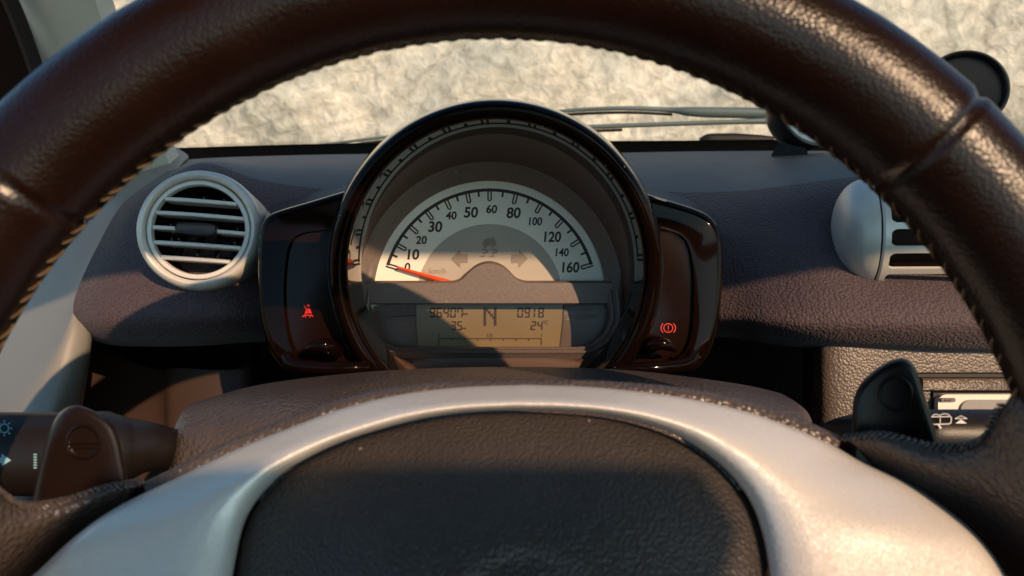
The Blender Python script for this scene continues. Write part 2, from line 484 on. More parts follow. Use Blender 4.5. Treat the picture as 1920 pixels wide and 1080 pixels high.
# ------------------------------------------------------------------ wipers outside the glass
def wiper(label, pts, rad, cap):
    t = thing("windscreen_wiper", label, "wiper", V(*pts[-1]), "windscreen wipers on the glass")
    m = M(); P = spline([V(*p) for p in pts], 40); R = [x[0] for x in spline([(r,) for r in rad], 40)]
    m.tube(P, R, 10); build("arm", m, WIPER, t)
    m = M(); m.tube([p + AX * -0.004 - AU * 0.0055 for p in P[:26]], 0.0022, 6); build("blade", m, RUBBER, t)
    if cap:
        m = M(); m.tube(spline([V(*p) for p in cap], 10), [0.003, 0.006, 0.0075, 0.008, 0.008, 0.008, 0.008, 0.007, 0.006, 0.004], 12); build("pivot_cap", m, RUBBER, t)
wiper("upper wiper arm, thicker towards the round pod", [(960, 222, 1.0), (1060, 208, .99), (1170, 203, .98), (1255, 206, .98), (1310, 210, .97), (1470, 213, .96)], [.0022, .0026, .003, .0036, .0068, .0076], None)
wiper("lower thin wiper arm just above the windscreen base", [(600, 272, .96), (760, 254, .97), (1000, 242, .97), (1130, 237, .97), (1360, 229, .96), (1470, 226, .96)], [.0016, .0022, .0026, .003, .0032, .005], [(1312, 263, .93), (1350, 262, .93), (1450, 262, .93)])

# ------------------------------------------------------------------ dashboard
dash = thing("dashboard", "dark purple grey textured dashboard with pale end trim", "dashboard", V(960, 640, 0.62))
ctrl = [
 [(338,300,.80),(312,322,.70),(236,376,.60),(186,455,.54),(140,560,.50),(147,612,.50),(180,640,.53),(200,600,.60)],
 [(400,296,.80),(378,312,.68),(296,345,.575),(248,440,.525),(206,560,.487),(208,622,.488),(236,648,.53),(250,600,.60)],
 [(480,293,.80),(430,304,.66),(380,309,.57),(375,430,.518),(368,560,.475),(366,622,.482),(368,648,.53),(380,600,.60)],
 [(600,290,.80),(570,308,.67),(500,345,.585),(490,430,.54),(490,560,.495),(495,615,.50),(500,640,.55),(510,600,.60)],
 [(760,288,.80),(740,315,.69),(690,362,.62),(690,430,.59),(690,560,.57),(690,610,.57),(690,640,.60),(690,600,.64)],
 [(1100,287,.80),(1110,315,.70),(1150,362,.63),(1160,430,.60),(1160,560,.57),(1160,610,.57),(1160,640,.60),(1160,600,.64)],
 [(1290,284,.80),(1295,310,.70),(1310,365,.62),(1325,430,.57),(1340,560,.525),(1342,606,.52),(1342,632,.56),(1340,600,.62)],
 [(1420,283,.80),(1410,304,.70),(1420,360,.59),(1435,430,.54),(1445,560,.495),(1445,615,.49),(1445,645,.535),(1445,600,.60)],
 [(1540,283,.80),(1530,296,.66),(1530,345,.555),(1535,430,.515),(1540,560,.478),(1540,626,.476),(1540,654,.52),(1540,610,.60)],
 [(1660,283,.80),(1640,288,.63),(1640,335,.55),(1645,430,.52),(1660,560,.470),(1670,630,.468),(1675,657,.51),(1680,610,.60)],
 [(1800,283,.80),(1800,286,.62),(1800,335,.55),(1800,430,.52),(1810,560,.466),(1815,633,.464),(1815,660,.505),(1815,610,.60)],
 [(2060,283,.80),(2060,286,.62),(2060,335,.55),(2060,430,.52),(2070,560,.466),(2070,633,.464),(2070,662,.505),(2070,610,.60)],
]
rows = patch(ctrl, 200, 110)
# split: smooth vinyl top behind, woven fascia in front
cut = 30
m = M(); m.grid(rows[:cut + 1]); build("dash_top", m, DASH_TOP, dash, sharp=70)
m = M(); m.grid(rows[cut:]); build("fascia", m, FABRIC, dash, sharp=70)
# black gap strip at the foot of the glass
m = M(); g = [V(x, y, d) for x, y, d in ((300, 306, .80), (480, 296, .802), (760, 291, .805), (1100, 290, .805), (1300, 287, .805), (1540, 286, .805), (2060, 286, .805))]
g = spline(g, 60)
m.grid([[p - AU * .012 for p in g], [p for p in g], [p + AF * .07 + AU * .004 for p in g], [p + AF * .09 - AU * .05 for p in g]])
build("windscreen_channel", m, RUBBER, dash)
# pale curved end trim at the left
tc_ = [
 [(300,262,.88),(345,285,.80),(352,300,.78),(330,330,.79)],
 [(180,316,.80),(300,330,.69),(318,328,.69),(300,345,.72)],
 [(60,400,.74),(205,420,.605),(236,385,.60),(230,400,.64)],
 [(-20,520,.68),(140,525,.55),(196,455,.545),(190,480,.59)],
 [(-90,650,.63),(75,660,.505),(146,575,.50),(150,610,.54)],
 [(-140,760,.60),(30,770,.485),(160,645,.495),(170,660,.53)],
 [(-180,900,.58),(0,920,.47),(110,830,.485),(140,840,.52)],
 [(-90,1060,.52),(-30,1080,.47),(70,1000,.485),(110,1010,.52)],
]
fine = [spline([V(*p) for p in c], 16) for c in tc_]
rows = spline_rows = [spline([fine[i][j] for i in range(len(fine))], 60) for j in range(16)]
m = M(); m.grid(rows); build("end_trim", m, TRIM_GREY, dash, sharp=70)
# knee panel, in the dark below the left fascia
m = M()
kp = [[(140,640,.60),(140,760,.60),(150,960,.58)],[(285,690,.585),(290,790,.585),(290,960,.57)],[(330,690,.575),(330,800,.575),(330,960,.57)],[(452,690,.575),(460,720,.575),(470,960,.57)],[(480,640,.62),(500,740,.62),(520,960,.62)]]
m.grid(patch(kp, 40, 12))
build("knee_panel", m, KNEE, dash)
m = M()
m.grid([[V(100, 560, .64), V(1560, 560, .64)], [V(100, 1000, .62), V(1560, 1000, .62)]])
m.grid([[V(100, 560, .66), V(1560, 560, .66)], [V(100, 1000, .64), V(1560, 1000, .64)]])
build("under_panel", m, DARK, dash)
# console below the right fascia
cp = [[(1505,630,.575),(1505,760,.573),(1505,960,.57)],
      [(1518,630,.520),(1518,760,.517),(1518,960,.515)],
      [(1530,630,.500),(1530,760,.497),(1530,960,.495)],
      [(1570,630,.490),(1570,760,.486),(1570,960,.482)],
      [(1720,630,.488),(1720,760,.485),(1720,960,.481)],
      [(2050,630,.488),(2050,760,.485),(2050,960,.481)]]
m = M(); m.grid(patch(cp, 60, 30)); build("console", m, CONSOLE, dash, sharp=60)
# raised lower frame: bar under a dark groove, with the radio opening
def quad_block(m, x0, y0, x1, y1, d, t):
    f_ = [V(x0, y0, d), V(x1, y0, d), V(x1, y1, d), V(x0, y1, d)]
    e = 1.6
    f_in = [V(x0 + e * 2, y0 + e * 2, d - .0015), V(x1 - e, y0 + e * 2, d - .0015), V(x1 - e, y1 - e, d - .0015), V(x0 + e * 2, y1 - e, d - .0015)]
    b_ = [p + AF * t for p in f_]
    m.grid([b_, f_, f_in], closed_u=True)
    m.poly(f_in)
m = M(); quad_block(m, 1728, 709, 2040, 733, 0.4830, .012); build("console_bar", m, CONSOLE, dash, sharp=60)
m = M(); quad_block(m, 1718, 698, 2040, 708.5, 0.4862, .004); quad_block(m, 1747, 733.5, 2040, 792, 0.4848, .004); build("console_gap", m, RUBBER, dash)

# radio faceplate
rad = thing("radio", "pale rounded radio faceplate behind the wiper stalk", "radio", V(1800, 765, 0.4810))
def rrect(x0, y0, x1, y1, r, n=6):
    out = []
    for cx, cy, a0 in ((x1 - r, y0 + r, -90), (x1 - r, y1 - r, 0), (x0 + r, y1 - r, 90), (x0 + r, y0 + r, 180)):
        for k in range(n + 1):
            a = math.radians(a0 + 90 * k / n)
            out.append((cx + r * math.cos(a), cy + r * math.sin(a)))
    return out
def plate(m, outline, d, t, e=2.0, raise_=0.0012):
    o = np.array(outline); c = o.mean(0)
    sc = 1 - e / np.abs(o - c).max()
    f0 = [V(*p, d) for p in o]; f1 = [V(*(c + (p - c) * sc), d - raise_) for p in o]
    m.grid([[p + AF * t for p in f0], f0, f1], closed_u=True); m.poly(f1)
m = M(); plate(m, rrect(1757, 739, 2030, 830, 16), 0.4800, .006); build("faceplate", m, RADIO, rad)
m = M(); plate(m, rrect(1800, 749, 2020, 830, 20), 0.4782, .002); build("display", m, RADIO_SCREEN, rad)
m = M(); plate(m, rrect(1763, 746, 1792, 754, 3.9), 0.4780, .002); build("slot_button", m, BEZEL, rad)
m = M()
for x in (1772, 1777, 1782): m.poly([V(x - 1, 749, 0.4764), V(x + 1, 749, 0.4764), V(x + 1, 752, 0.4764), V(x - 1, 752, 0.4764)])
build("button_marks", m, PRINT, rad, smooth=False)

# ------------------------------------------------------------------ left round vent
def left_vent():
    c = V(374, 431, .476); K_ = .476 / .503
    n = -AF * 0.985 + AX * 0.10 + AU * 0.06; n /= np.linalg.norm(n)
    root = thing("air_vent", "round silver vent with level slats at the left end of the dashboard", "air vent", c)
    r0 = .0408
    roll = math.radians(-3.5)
    ex = AX - n * AX.dot(n); ex /= np.linalg.norm(ex)
    ey = np.cross(n, ex)
    if ey.dot(AU) < 0: ey = -ey
    ex, ey = ex * math.cos(roll) + ey * math.sin(roll), -ex * math.sin(roll) + ey * math.cos(roll)
    def P(x, y, z): return c + (ex * x + ey * y + n * z) * K_
    def ring(prof, nn=96):
        m = M()
        m.grid([[P(r * math.cos(a), r * math.sin(a), z) for a in np.linspace(0, 2 * math.pi, nn, endpoint=False)] for z, r in prof], closed_u=True)
        return m
    build("outer_ring", ring([(-.05, .0395), (-.012, .0408), (-.004, .0410), (.001, .0402), (.0038, .0385), (.0046, .0368), (.0040, .0352), (.0026, .0343), (-.002, .0341), (-.005, .0341)]), VENT_SILVER, root)
    build("inner_ring", ring([(-.006, .0335), (.0012, .0335), (.0022, .0330), (.0024, .0318), (.0022, .0306), (.0010, .0300), (-.008, .0298)]), VENT_SILVER, root)
    m = ring([(-.004, .0345), (-.005, .0330)]); build("ring_gap", m, RUBBER, root)
    m = ring([(-.002, .0299), (-.03, .029), (-.04, .02), (-.042, .0001)]); build("duct", m, DARK, root)
    ys = [.0190, .0095, -.0005, -.0105, -.0203]
    for k, y in enumerate(ys):
        hw = math.sqrt(.0300 ** 2 - y * y)
        spans = [(-hw, hw)] if k != 2 else [(-hw, -.0145), (.0125, hw)]
        for a, b in spans:
            m = M(); rows = []
            for x in np.linspace(a, b, 24):
                zb = .0042 - 3.2 * x * x
                hgt = .00135
                rows.append([P(x, y - hgt, -.012), P(x, y - hgt, zb - .0006), P(x, y - hgt * .5, zb), P(x, y + hgt * .5, zb), P(x, y + hgt, zb - .0006), P(x, y + hgt, -.012)])
            m.grid(rows, closed_u=True, cap=True)
            build("slat", m, VENT_SILVER, root)
    # thumb knob on the middle slat
    m = M()
    ol = [(-.0135 + .0035, .0035), (.0085, .0040), (.0125, .0005), (.0095, -.0036), (-.0100, -.0036), (-.0140, -.0010), (-.0132, .0020)]
    ol = [(p[0], p[1]) for p in spline([(x, y) for x, y in ol], 40, closed=True)]
    rows = []
    for s, z in ((1, -.004), (1, .0045), (.95, .0062), (.86, .0068), (.74, .0062), (.5, .0058), (.02, .0057)):
        rows.append([P(-.0008 + (x + .0008) * (1 - (1 - s) * .35 if s > .5 else s), y * s, z) for x, y in ol])
    m.grid(rows, closed_u=True, cap=True); build("knob", m, KNOB, root)
    m = M()
    for x, y in ((-.001, .0205), (.0125, .0203), (-.021, .0005), (-.0195, -.0092), (-.015, -.0090), (.023, .001), (.022, -.0088), (-.002, -.0185), (.0115, -.0187)):
        m.tube([P(x, y - .003, -.012), P(x, y + .0005, -.009), P(x, y + .0026, -.006)], .0006, 6)
    build("fin_pin", m, PIN, root)
    for x in (-.02, -.008, .004, .016):
        m = M(); a = []
        for z in (-.026, -.038):
            hh = math.sqrt(max(.028 ** 2 - x * x, 0))
            a.append([P(x - .0005, -hh, z), P(x - .0005, hh, z), P(x + .0005, hh, z), P(x + .0005, -hh, z)])
        m.grid(a, closed_u=True, cap=True); build("duct_fin", m, DARK, root)
left_vent()

# ------------------------------------------------------------------ right barrel vent
def right_vent():
    c = V(1562, 438, .505)
    ax = AX * 0.97 - AF * 0.20; ax /= np.linalg.norm(ax)
    root = thing("air_vent", "silver barrel vent with rounded slots, half hidden by the steering wheel", "air vent", c)
    up = AU - ax * AU.dot(ax); up /= np.linalg.norm(up)
    fr = -np.cross(ax, up)
    if fr.dot(AF) > 0: fr = -fr
    R = .0372
    def P(t, r, a):   # a = 0 faces the driver, positive up
        return c + ax * t + r * (math.cos(a) * fr + math.sin(a) * up)
    AN = np.linspace(0, 2 * math.pi, 96, endpoint=False)
    m = M()
    dome = [(0.0, .0002), (.0004, .008), (.0014, .016), (.0036, .0235), (.0072, .0298), (.0115, .0338), (.0165, .0360), (.0205, .0370), (.0210, .0362), (.0210, .034)]
    prof = spline(dome[:8], 40) + [np.array(p) for p in dome[8:]]
    m.grid([[P(t, r, a) for a in AN] for t, r in prof], closed_u=True); build("end_dome", m, VENT_SILVER, root)
    m = M(); m.grid([[P(t, .0340, a) for a in AN] for t in (.020, .023)], closed_u=True); build("groove", m, RUBBER, root)
    # slotted drum: a thick skin with rounded openings
    t0, t1, nt_ = .0218, .100, 230
    aa = np.linspace(-1.5, 1.5, 220); ts = np.linspace(t0, t1, nt_)
    slots = [(.72, .15), (.27, .165), (-.15, .140), (-.57, .15), (-1.12, .28)]
    def hole(t, a):
        for ca, h in slots:
            y = (a - ca) * R; hh = h * R * 1.0
            xs = .0265; r = .0034
            if abs(y) < hh and t > xs:
                if t < xs + r and abs(y) > hh - r:
                    if (t - xs - r) ** 2 + (abs(y) - hh + r) ** 2 > r * r: continue
                return True
        return False
    m = M(); vid = {}
    def vert(i, j, k):
        if (i, j, k) not in vid:
            vid[(i, j, k)] = len(m.v)
            e = max(0, 1 - (ts[i] - t0) / .0012) * .0008
            m.v.append(tuple(P(ts[i], R + .0003 - e - (0.0022 if k else 0), aa[j])))
        return vid[(i, j, k)]
    solid = [[not hole((ts[i] + ts[i + 1]) / 2, (aa[j] + aa[j + 1]) / 2) for j in range(219)] for i in range(nt_ - 1)]
    for i in range(nt_ - 1):
        for j in range(219):
            if not solid[i][j]: continue
            m.f.append((vert(i, j, 0), vert(i + 1, j, 0), vert(i + 1, j + 1, 0), vert(i, j + 1, 0)))
            for di, dj, e in ((1, 0, ((i + 1, j), (i + 1, j + 1))), (-1, 0, ((i, j), (i, j + 1))), (0, 1, ((i, j + 1), (i + 1, j + 1))), (0, -1, ((i, j), (i + 1, j)))):
                ii, jj = i + di, j + dj
                if 0 <= ii < nt_ - 1 and 0 <= jj < 219 and not solid[ii][jj]:
                    (a, b), (c_, d_) = e
                    m.f.append((vert(a, b, 0), vert(c_, d_, 0), vert(c_, d_, 1), vert(a, b, 1)))
    build("slotted_drum", m, VENT_SILVER, root, sharp=45)
    m = M(); m.grid([[P(t, .0300, a) for a in AN] for t in (.022, .102)], closed_u=True); build("duct", m, DARK, root)
    m = M()
    # dark pocket edge behind the dome
right_vent()

# ------------------------------------------------------------------ instrument cluster
CL = thing("instrument_cluster", "round glossy black speedometer binnacle with side pods behind the steering wheel", "instrument cluster", V(929, 690, .42))
RC = (929, 500)
TILT = 0.027
def circ(r, d, cy=500, n=160, tilt=1.0, cx=929):
    out = []
    for a in np.linspace(0, 2 * math.pi, n, endpoint=False):
        dd = d - tilt * TILT * math.sin(a)
        out.append(V(cx + r * math.cos(a), cy - r * math.sin(a), dd))
    return out
def dcont(Ra, cy, hw, yb, rc, n=160, cx=918):
    """closed D outline: arch of radius Ra about (cx, cy), straight-ish sides, rounded bottom corners; sampled by angle"""
    pts = []
    a0 = math.degrees(math.asin(max(-1, min(1, (cy - 530) / Ra))))
    for a in np.linspace(a0, 180 - a0, 200):
        x = Ra * math.cos(math.radians(a)); y = Ra * math.sin(math.radians(a))
        pts.append((cx + x, cy - y))
    xl = cx - hw; xr = cx + hw
    for a in np.linspace(180, 270, 40):
        pts.append((xl + rc + rc * math.cos(math.radians(a)), yb - rc - rc * math.sin(math.radians(a))))
    for a in np.linspace(270, 360, 40):
        pts.append((xr - rc + rc * math.cos(math.radians(a)), yb - rc - rc * math.sin(math.radians(a))))
    pts = np.array(pts)
    o = np.array([cx, 530.0])
    ang = np.unwrap(np.arctan2(-(pts[:, 1] - o[1]), pts[:, 0] - o[0]))
    ang2 = np.concatenate([ang - 2 * math.pi, ang, ang + 2 * math.pi]); p2 = np.concatenate([pts] * 3)
    t = np.linspace(0, 2 * math.pi, n, endpoint=False)
    order = np.argsort(ang2)
    return [(np.interp(x, ang2[order], p2[order, 0]), np.interp(x, ang2[order], p2[order, 1])) for x in t]
m = M()
m.grid([circ(322, .56, 506, tilt=.2), circ(319, .50, 503, tilt=.5), circ(316.5, .44, 501), circ(314.5, .414, 500), circ(312, .4045, 500), circ(307.5, .400, 500), circ(297, .3990, 500), circ(285, .4010, 501), circ(277, .406, 501)], closed_u=True)
build("hood", m, GLOSS, CL, sharp=60)
rr_ = .4062 * 277; srows = [circ(277, .4062, 501)]
for k in range(10):
    d_ = .4062 + .0030 * (k + 1)
    rr_ -= .0030 * math.tan(math.radians(5.6 - 4.0 * (k + .5) / 10)) * 1400
    srows.append(circ(rr_ / d_, d_, 501 + .2 * (k + 1), tilt=1 - .01 * (k + 1)))
m = M(); m.grid(srows, closed_u=True)
build("polished_sleeve", m, REFLECT, CL)
Do = dcont(246, 556, 250, 664, 78); Di = dcont(217, 556, 224, 650, 62)
def DV(c, d, dl=None):
    out = []
    for x, y in c:
        w = min(max((575 - y) / 90, 0), 1) if dl is not None else 0
        w = w * w * (3 - 2 * w)
        out.append(V(x, y, d * (1 - w) + (dl or 0) * w))
    return out
mixc = lambda a, b, t: [(p[0] * (1 - t) + q[0] * t, p[1] * (1 - t) + q[1] * t) for p, q in zip(a, b)]
DoS = dcont(249, 552, 255, 672, 84)
m = M(); m.grid([circ(252, .4362, 503, tilt=.9), [ (np.array(a)*.5+np.array(b)*.5) for a,b in zip(circ(249,.446,506,tilt=.5), DV(DoS,.450))], DV(DoS, .456)], closed_u=True)
build("tunnel", m, TUNNEL, CL, sharp=60)
m = M()
m.grid([DV(DoS, .4562), DV(Do, .4535, .4572), DV(mixc(Do, Di, .2), .4520, .4590), DV(mixc(Do, Di, .42), .4530, .4610), DV(mixc(Do, Di, .5), .4550, .4617), DV(mixc(Do, Di, .58), .4552, .4624), DV(mixc(Do, Di, .66), .4538, .4631), DV(mixc(Do, Di, .84), .4545, .4645), DV(Di, .458, .4660), DV(Di, .471)], closed_u=True)
# cross bar with the raised hump over the needle hub
top = [(676, 527), (850, 527)]
bump = [(850, 527), (866, 521), (880, 507), (896, 495), (917, 490), (938, 495), (954, 507), (968, 521), (985, 527)]
topl = [(676, 527)] + [tuple(p) for p in spline(bump, 30)] + [(1160, 527)]
tl = resample(topl, 90)
def barrow(dy, d, flat=0.0):
    return [V(p[0], (p[1] + dy) * (1 - flat) + flat * 572, d) for p in tl]
bl_ = [V(p[0], 571, .4585) for p in tl]
m.grid([barrow(-1, .471), barrow(0, .4600), barrow(4, .4572), [V(p[0], max(p[1] + 9, 538), .4571) for p in tl], [V(p[0], 568, .4572) for p in tl], bl_, [V(p[0], 571, .471) for p in tl]])
build("bezel", m, BEZEL, CL, sharp=50)
# dial
m = M(); ring = [V(x, y, .4690) for x, y in dcont(222, 556, 226, 600, 40)]; m.poly(ring)
m.grid([ring, [p + AF * .003 for p in ring]], closed_u=True)
dial = build("dial_face", m, DIAL_WHITE, CL, smooth=False)
def pp(x, y, lift=0): return V(x, y, .4690 - .0003 - lift)
def polar(R, deg): return (918 + R * math.cos(math.radians(deg)), 556 - R * math.sin(math.radians(deg)))
m = M(); m.poly([pp(*polar(136, a)) for a in np.linspace(0, 180, 60)]); build("inner_dial", m, DIAL_GREY, dial, smooth=False)
mk = M()
A0, A1 = 162.9, 17.4
def arcband(m, R0, R1, a0, a1, n=80, lift=0):
    aa = np.linspace(a0, a1, n)
    m.grid([[pp(*polar(R0, a), lift) for a in aa], [pp(*polar(R1, a), lift) for a in aa]])
arcband(mk, 196.8, 202.8, A0, A1)
def tick(m, deg, R0, R1, w, lift=0):
    c = math.cos(math.radians(deg)); s = math.sin(math.radians(deg))
    def q(R, o): return pp(918 + R * c - o * s, 556 - (R * s + o * c), lift)
    m.poly([q(R0, -w), q(R1, -w), q(R1, w), q(R0, w)])
maj = [A0 + (90 - A0) * k / 6 for k in range(7)] + [90 + (A1 - 90) * k / 5 for k in range(1, 6)]
for k, a in enumerate(maj):
    # hollow capsule tick: two fine bars and a closed end
    c = math.cos(math.radians(a)); s = math.sin(math.radians(a))
    for o in (-2.9, 2.9):
        def q(R, oo): return pp(918 + R * c - oo * s, 556 - (R * s + oo * c), .0001)
        mk.poly([q(181, o - 1.4), q(203, o - 1.4), q(203, o + 1.4), q(181, o + 1.4)])
    mk.poly([q(178.8, -2.0), q(181.4, -3.7), q(181.4, 3.7), q(178.8, 2.0)])
    if k < len(maj) - 1:
        tick(mk, (a + maj[k + 1]) / 2, 188, 199, 1.9)
def text_mesh(m, body, cx, cy, h, d, shear=0.0, bold=0.0, width=1.0, rot=0.0):
    cu = bpy.data.curves.new("tmp", 'FONT'); cu.body = body; cu.size = 1.0; cu.shear = shear; cu.offset = bold
    o = bpy.data.objects.new("tmp", cu); COL.objects.link(o)
    dg = bpy.context.evaluated_depsgraph_get(); dg.update()
    me = bpy.data.meshes.new_from_object(o.evaluated_get(dg))
    vs = np.array([v.co[:] for v in me.vertices]); fs = [tuple(p.vertices) for p in me.polygons]
    bpy.data.objects.remove(o); bpy.data.curves.remove(cu); bpy.data.meshes.remove(me)
    lo = vs.min(0); hi = vs.max(0); k = h / (hi[1] - lo[1])
    q = (vs - (lo + hi) / 2) * k
    q[:, 0] *= width
    ca, sa = math.cos(rot), math.sin(rot)
    m.add([V(cx + ca * x - sa * y, cy - (sa * x + ca * y), d) for x, y, _ in q], fs)
ND = .4690 - .0003
for s_, x, y, h in (("0",764,501,17),("10",775,477,20),("20",790,450,15.5),("30",816,425,20.5),("40",846,404,15.5),("50",883,398,20.5),("60",922,392,16),("80",963,399,20.5),("100",1004,415,15.5),("120",1036,444,20),("140",1054,473,15.5),("160",1070,501,20.5)):
    text_mesh(mk, s_, x, y, h, ND, shear=0.10, bold=0.028, width=0.98 if len(s_) < 3 else 0.90)
build("dial_markings", mk, PRINT, dial, smooth=False, recalc=False)
m = M(); text_mesh(m, "km/h", 820, 508, 10, ND - .0003, shear=0.2, width=1.15); build("unit_lettering", m, FAINT, dial, smooth=False, recalc=False)
LF = .0004
for sgn, x0 in ((1, 846), (-1, 990)):
    m = M()
    pts = [(0, 485), (17, 468), (17, 477), (31, 477), (31, 493), (17, 493), (17, 502)]
    m.poly([pp(x0 + sgn * a, b, LF) for a, b in pts]); build("turn_arrow", m, FAINT, dial, smooth=False)
m = M()
m.poly([pp(x, y, LF) for x, y in ((905, 455), (909, 448), (926, 445), (930, 453), (931, 461), (927, 461), (926, 464), (922, 464), (921, 461), (913, 461), (912, 465), (908, 465), (906, 461))])
for dx in (0, 17):
    w_ = spline([(902 + dx, 469), (911 + dx, 468), (911 + dx, 472.5), (904 + dx, 475.5), (907 + dx, 480), (898 + dx, 481)], 24)
    m.grid([[pp(p[0] + .6, p[1] - 1.4, LF) for p in w_], [pp(p[0] + 4, p[1] + 1.2, LF) for p in w_]])
build("skid_symbol", m, FAINT, dial, smooth=False, recalc=False)
# needle
m = M()
na, nb = np.array([745, 501.5]), np.array([850, 532.0])
dr = (nb - na) / np.linalg.norm(nb - na); pn = np.array([-dr[1], dr[0]])
rows = []
for t, w_ in ((0, 2.6), (.3, 3.2), (1, 5.2)):
    p = na + (nb - na) * t
    rows.append([V(*(p - pn * w_), .4655), V(*(p - pn * w_ * .2), .4645), V(*(p + pn * w_ * .2), .4645), V(*(p + pn * w_), .4655), V(*(p + pn * w_ * .8), .4665), V(*(p - pn * w_ * .8), .4665)])
m.grid(rows, closed_u=True, cap=True); build("needle", m, NEEDLE, CL, sharp=30)
# LCD window
m = M(); sd = [V(x, y, .4690) for x, y in rrect(692, 566, 1150, 656, 30)]; m.poly(sd); m.grid([sd, [p + AF * .003 for p in sd]], closed_u=True)
lsr = build("display_surround", m, LCD_SIDE, CL, smooth=False)
m = M()
lo_ = [(780, 568), (1057, 568), (1056, 600), (1050, 654), (785, 654), (781, 610)]
l0 = [V(x, y, .4672) for x, y in lo_]
m.poly(l0); m.grid([l0, [p + AF * .0016 for p in l0]], closed_u=True)
lcd = build("lcd_panel", m, LCD, CL, smooth=False)
m = M()
e = [(1056.5, 570), (1056, 600), (1050, 652)]
e = spline(e, 12); m.grid([[V(p[0] - 1.2, p[1], .4668) for p in e], [V(p[0] + 1.2, p[1], .4668) for p in e]]); build("panel_edge", m, PRINT, lcd, smooth=False)
LD = .4668
SEG = {'0': 'abcdef', '1': 'bc', '2': 'abged', '3': 'abgcd', '4': 'fgbc', '5': 'afgcd', '6': 'afgedc', '7': 'fabc', '8': 'abcdefg', '9': 'abcdfg'}
def seg7(m, ch, x, y, w, h, t):
    """x, y = top left in picture pixels of the panel plane"""
    sl = 0.06
    def q(a, b): return V(x + a - (b - h) * sl, y + b, LD)
    g_ = t * 0.35
    H = {'a': 0, 'g': (h - t) / 2, 'd': h - t}
    Vv = {'f': (0, 0, h / 2), 'b': (w - t, 0, h / 2), 'e': (0, h / 2, h), 'c': (w - t, h / 2, h)}
    for s in SEG[ch]:
        if s in H:
            b = H[s]; m.poly([q(g_, b), q(w - g_, b), q(w - t * .7, b + t), q(t * .7, b + t)])
        else:
            a, b0, b1 = Vv[s]; m.poly([q(a, b0 + g_), q(a + t, b0 + g_ + t * .3), q(a + t, b1 - g_), q(a, b1 - g_ * .5)])
m = M()
def num(s, x, y, w, h, t, gap):
    for ch in s:
        if ch == ' ': x += gap; continue
        seg7(m, ch, x + (-w * .3 if ch == '1' else 0), y, w, h, t)
        x += w + gap
num("96407", 805, 577, 10.6, 18.5, 2.6, 2.4)
num("35", 845, 602, 9.6, 17.0, 2.6, 2.2)
num("0918", 970, 577, 10.6, 18.5, 2.6, 2.4)
num("24", 995, 602, 10, 17, 2.6, 2.4)
text_mesh(m, "km", 873, 588, 5, LD, bold=.01); text_mesh(m, "km", 870, 615, 5, LD, bold=.01)
text_mesh(m, "°C", 1023, 604, 7, LD, bold=.01)
# gear letter N in block dots
for x0 in (907, 926.5): m.poly([V(x0, 577, LD), V(x0 + 4.6, 577, LD), V(x0 + 4.6, 611, LD), V(x0, 611, LD)])
for k in range(4):
    x = 911.4 + k * 4; y = 579 + k * 4.6; m.poly([V(x, y, LD), V(x + 4.6, y, LD), V(x + 4.6, y + 4.8, LD), V(x, y + 4.8, LD)])
# level scale
m.poly([V(822, 634, LD), V(1016, 634, LD), V(1016, 635.6, LD), V(822, 635.6, LD)])
for x in (822, 846, 870, 895, 919, 943, 967, 991, 1014.4):
    b = 647 if x in (822, 1014.4) else 639
    m.poly([V(x, 635.6, LD), V(x + 1.6, 635.6, LD), V(x + 1.6, b, LD), V(x, b, LD)])
text_mesh(m, "0", 822, 628, 6, LD); text_mesh(m, "1/2", 919, 629, 6.5, LD); text_mesh(m, "1", 1016, 628, 6, LD)
build("lcd_digits", m, PRINT, lcd, smooth=False, recalc=False)

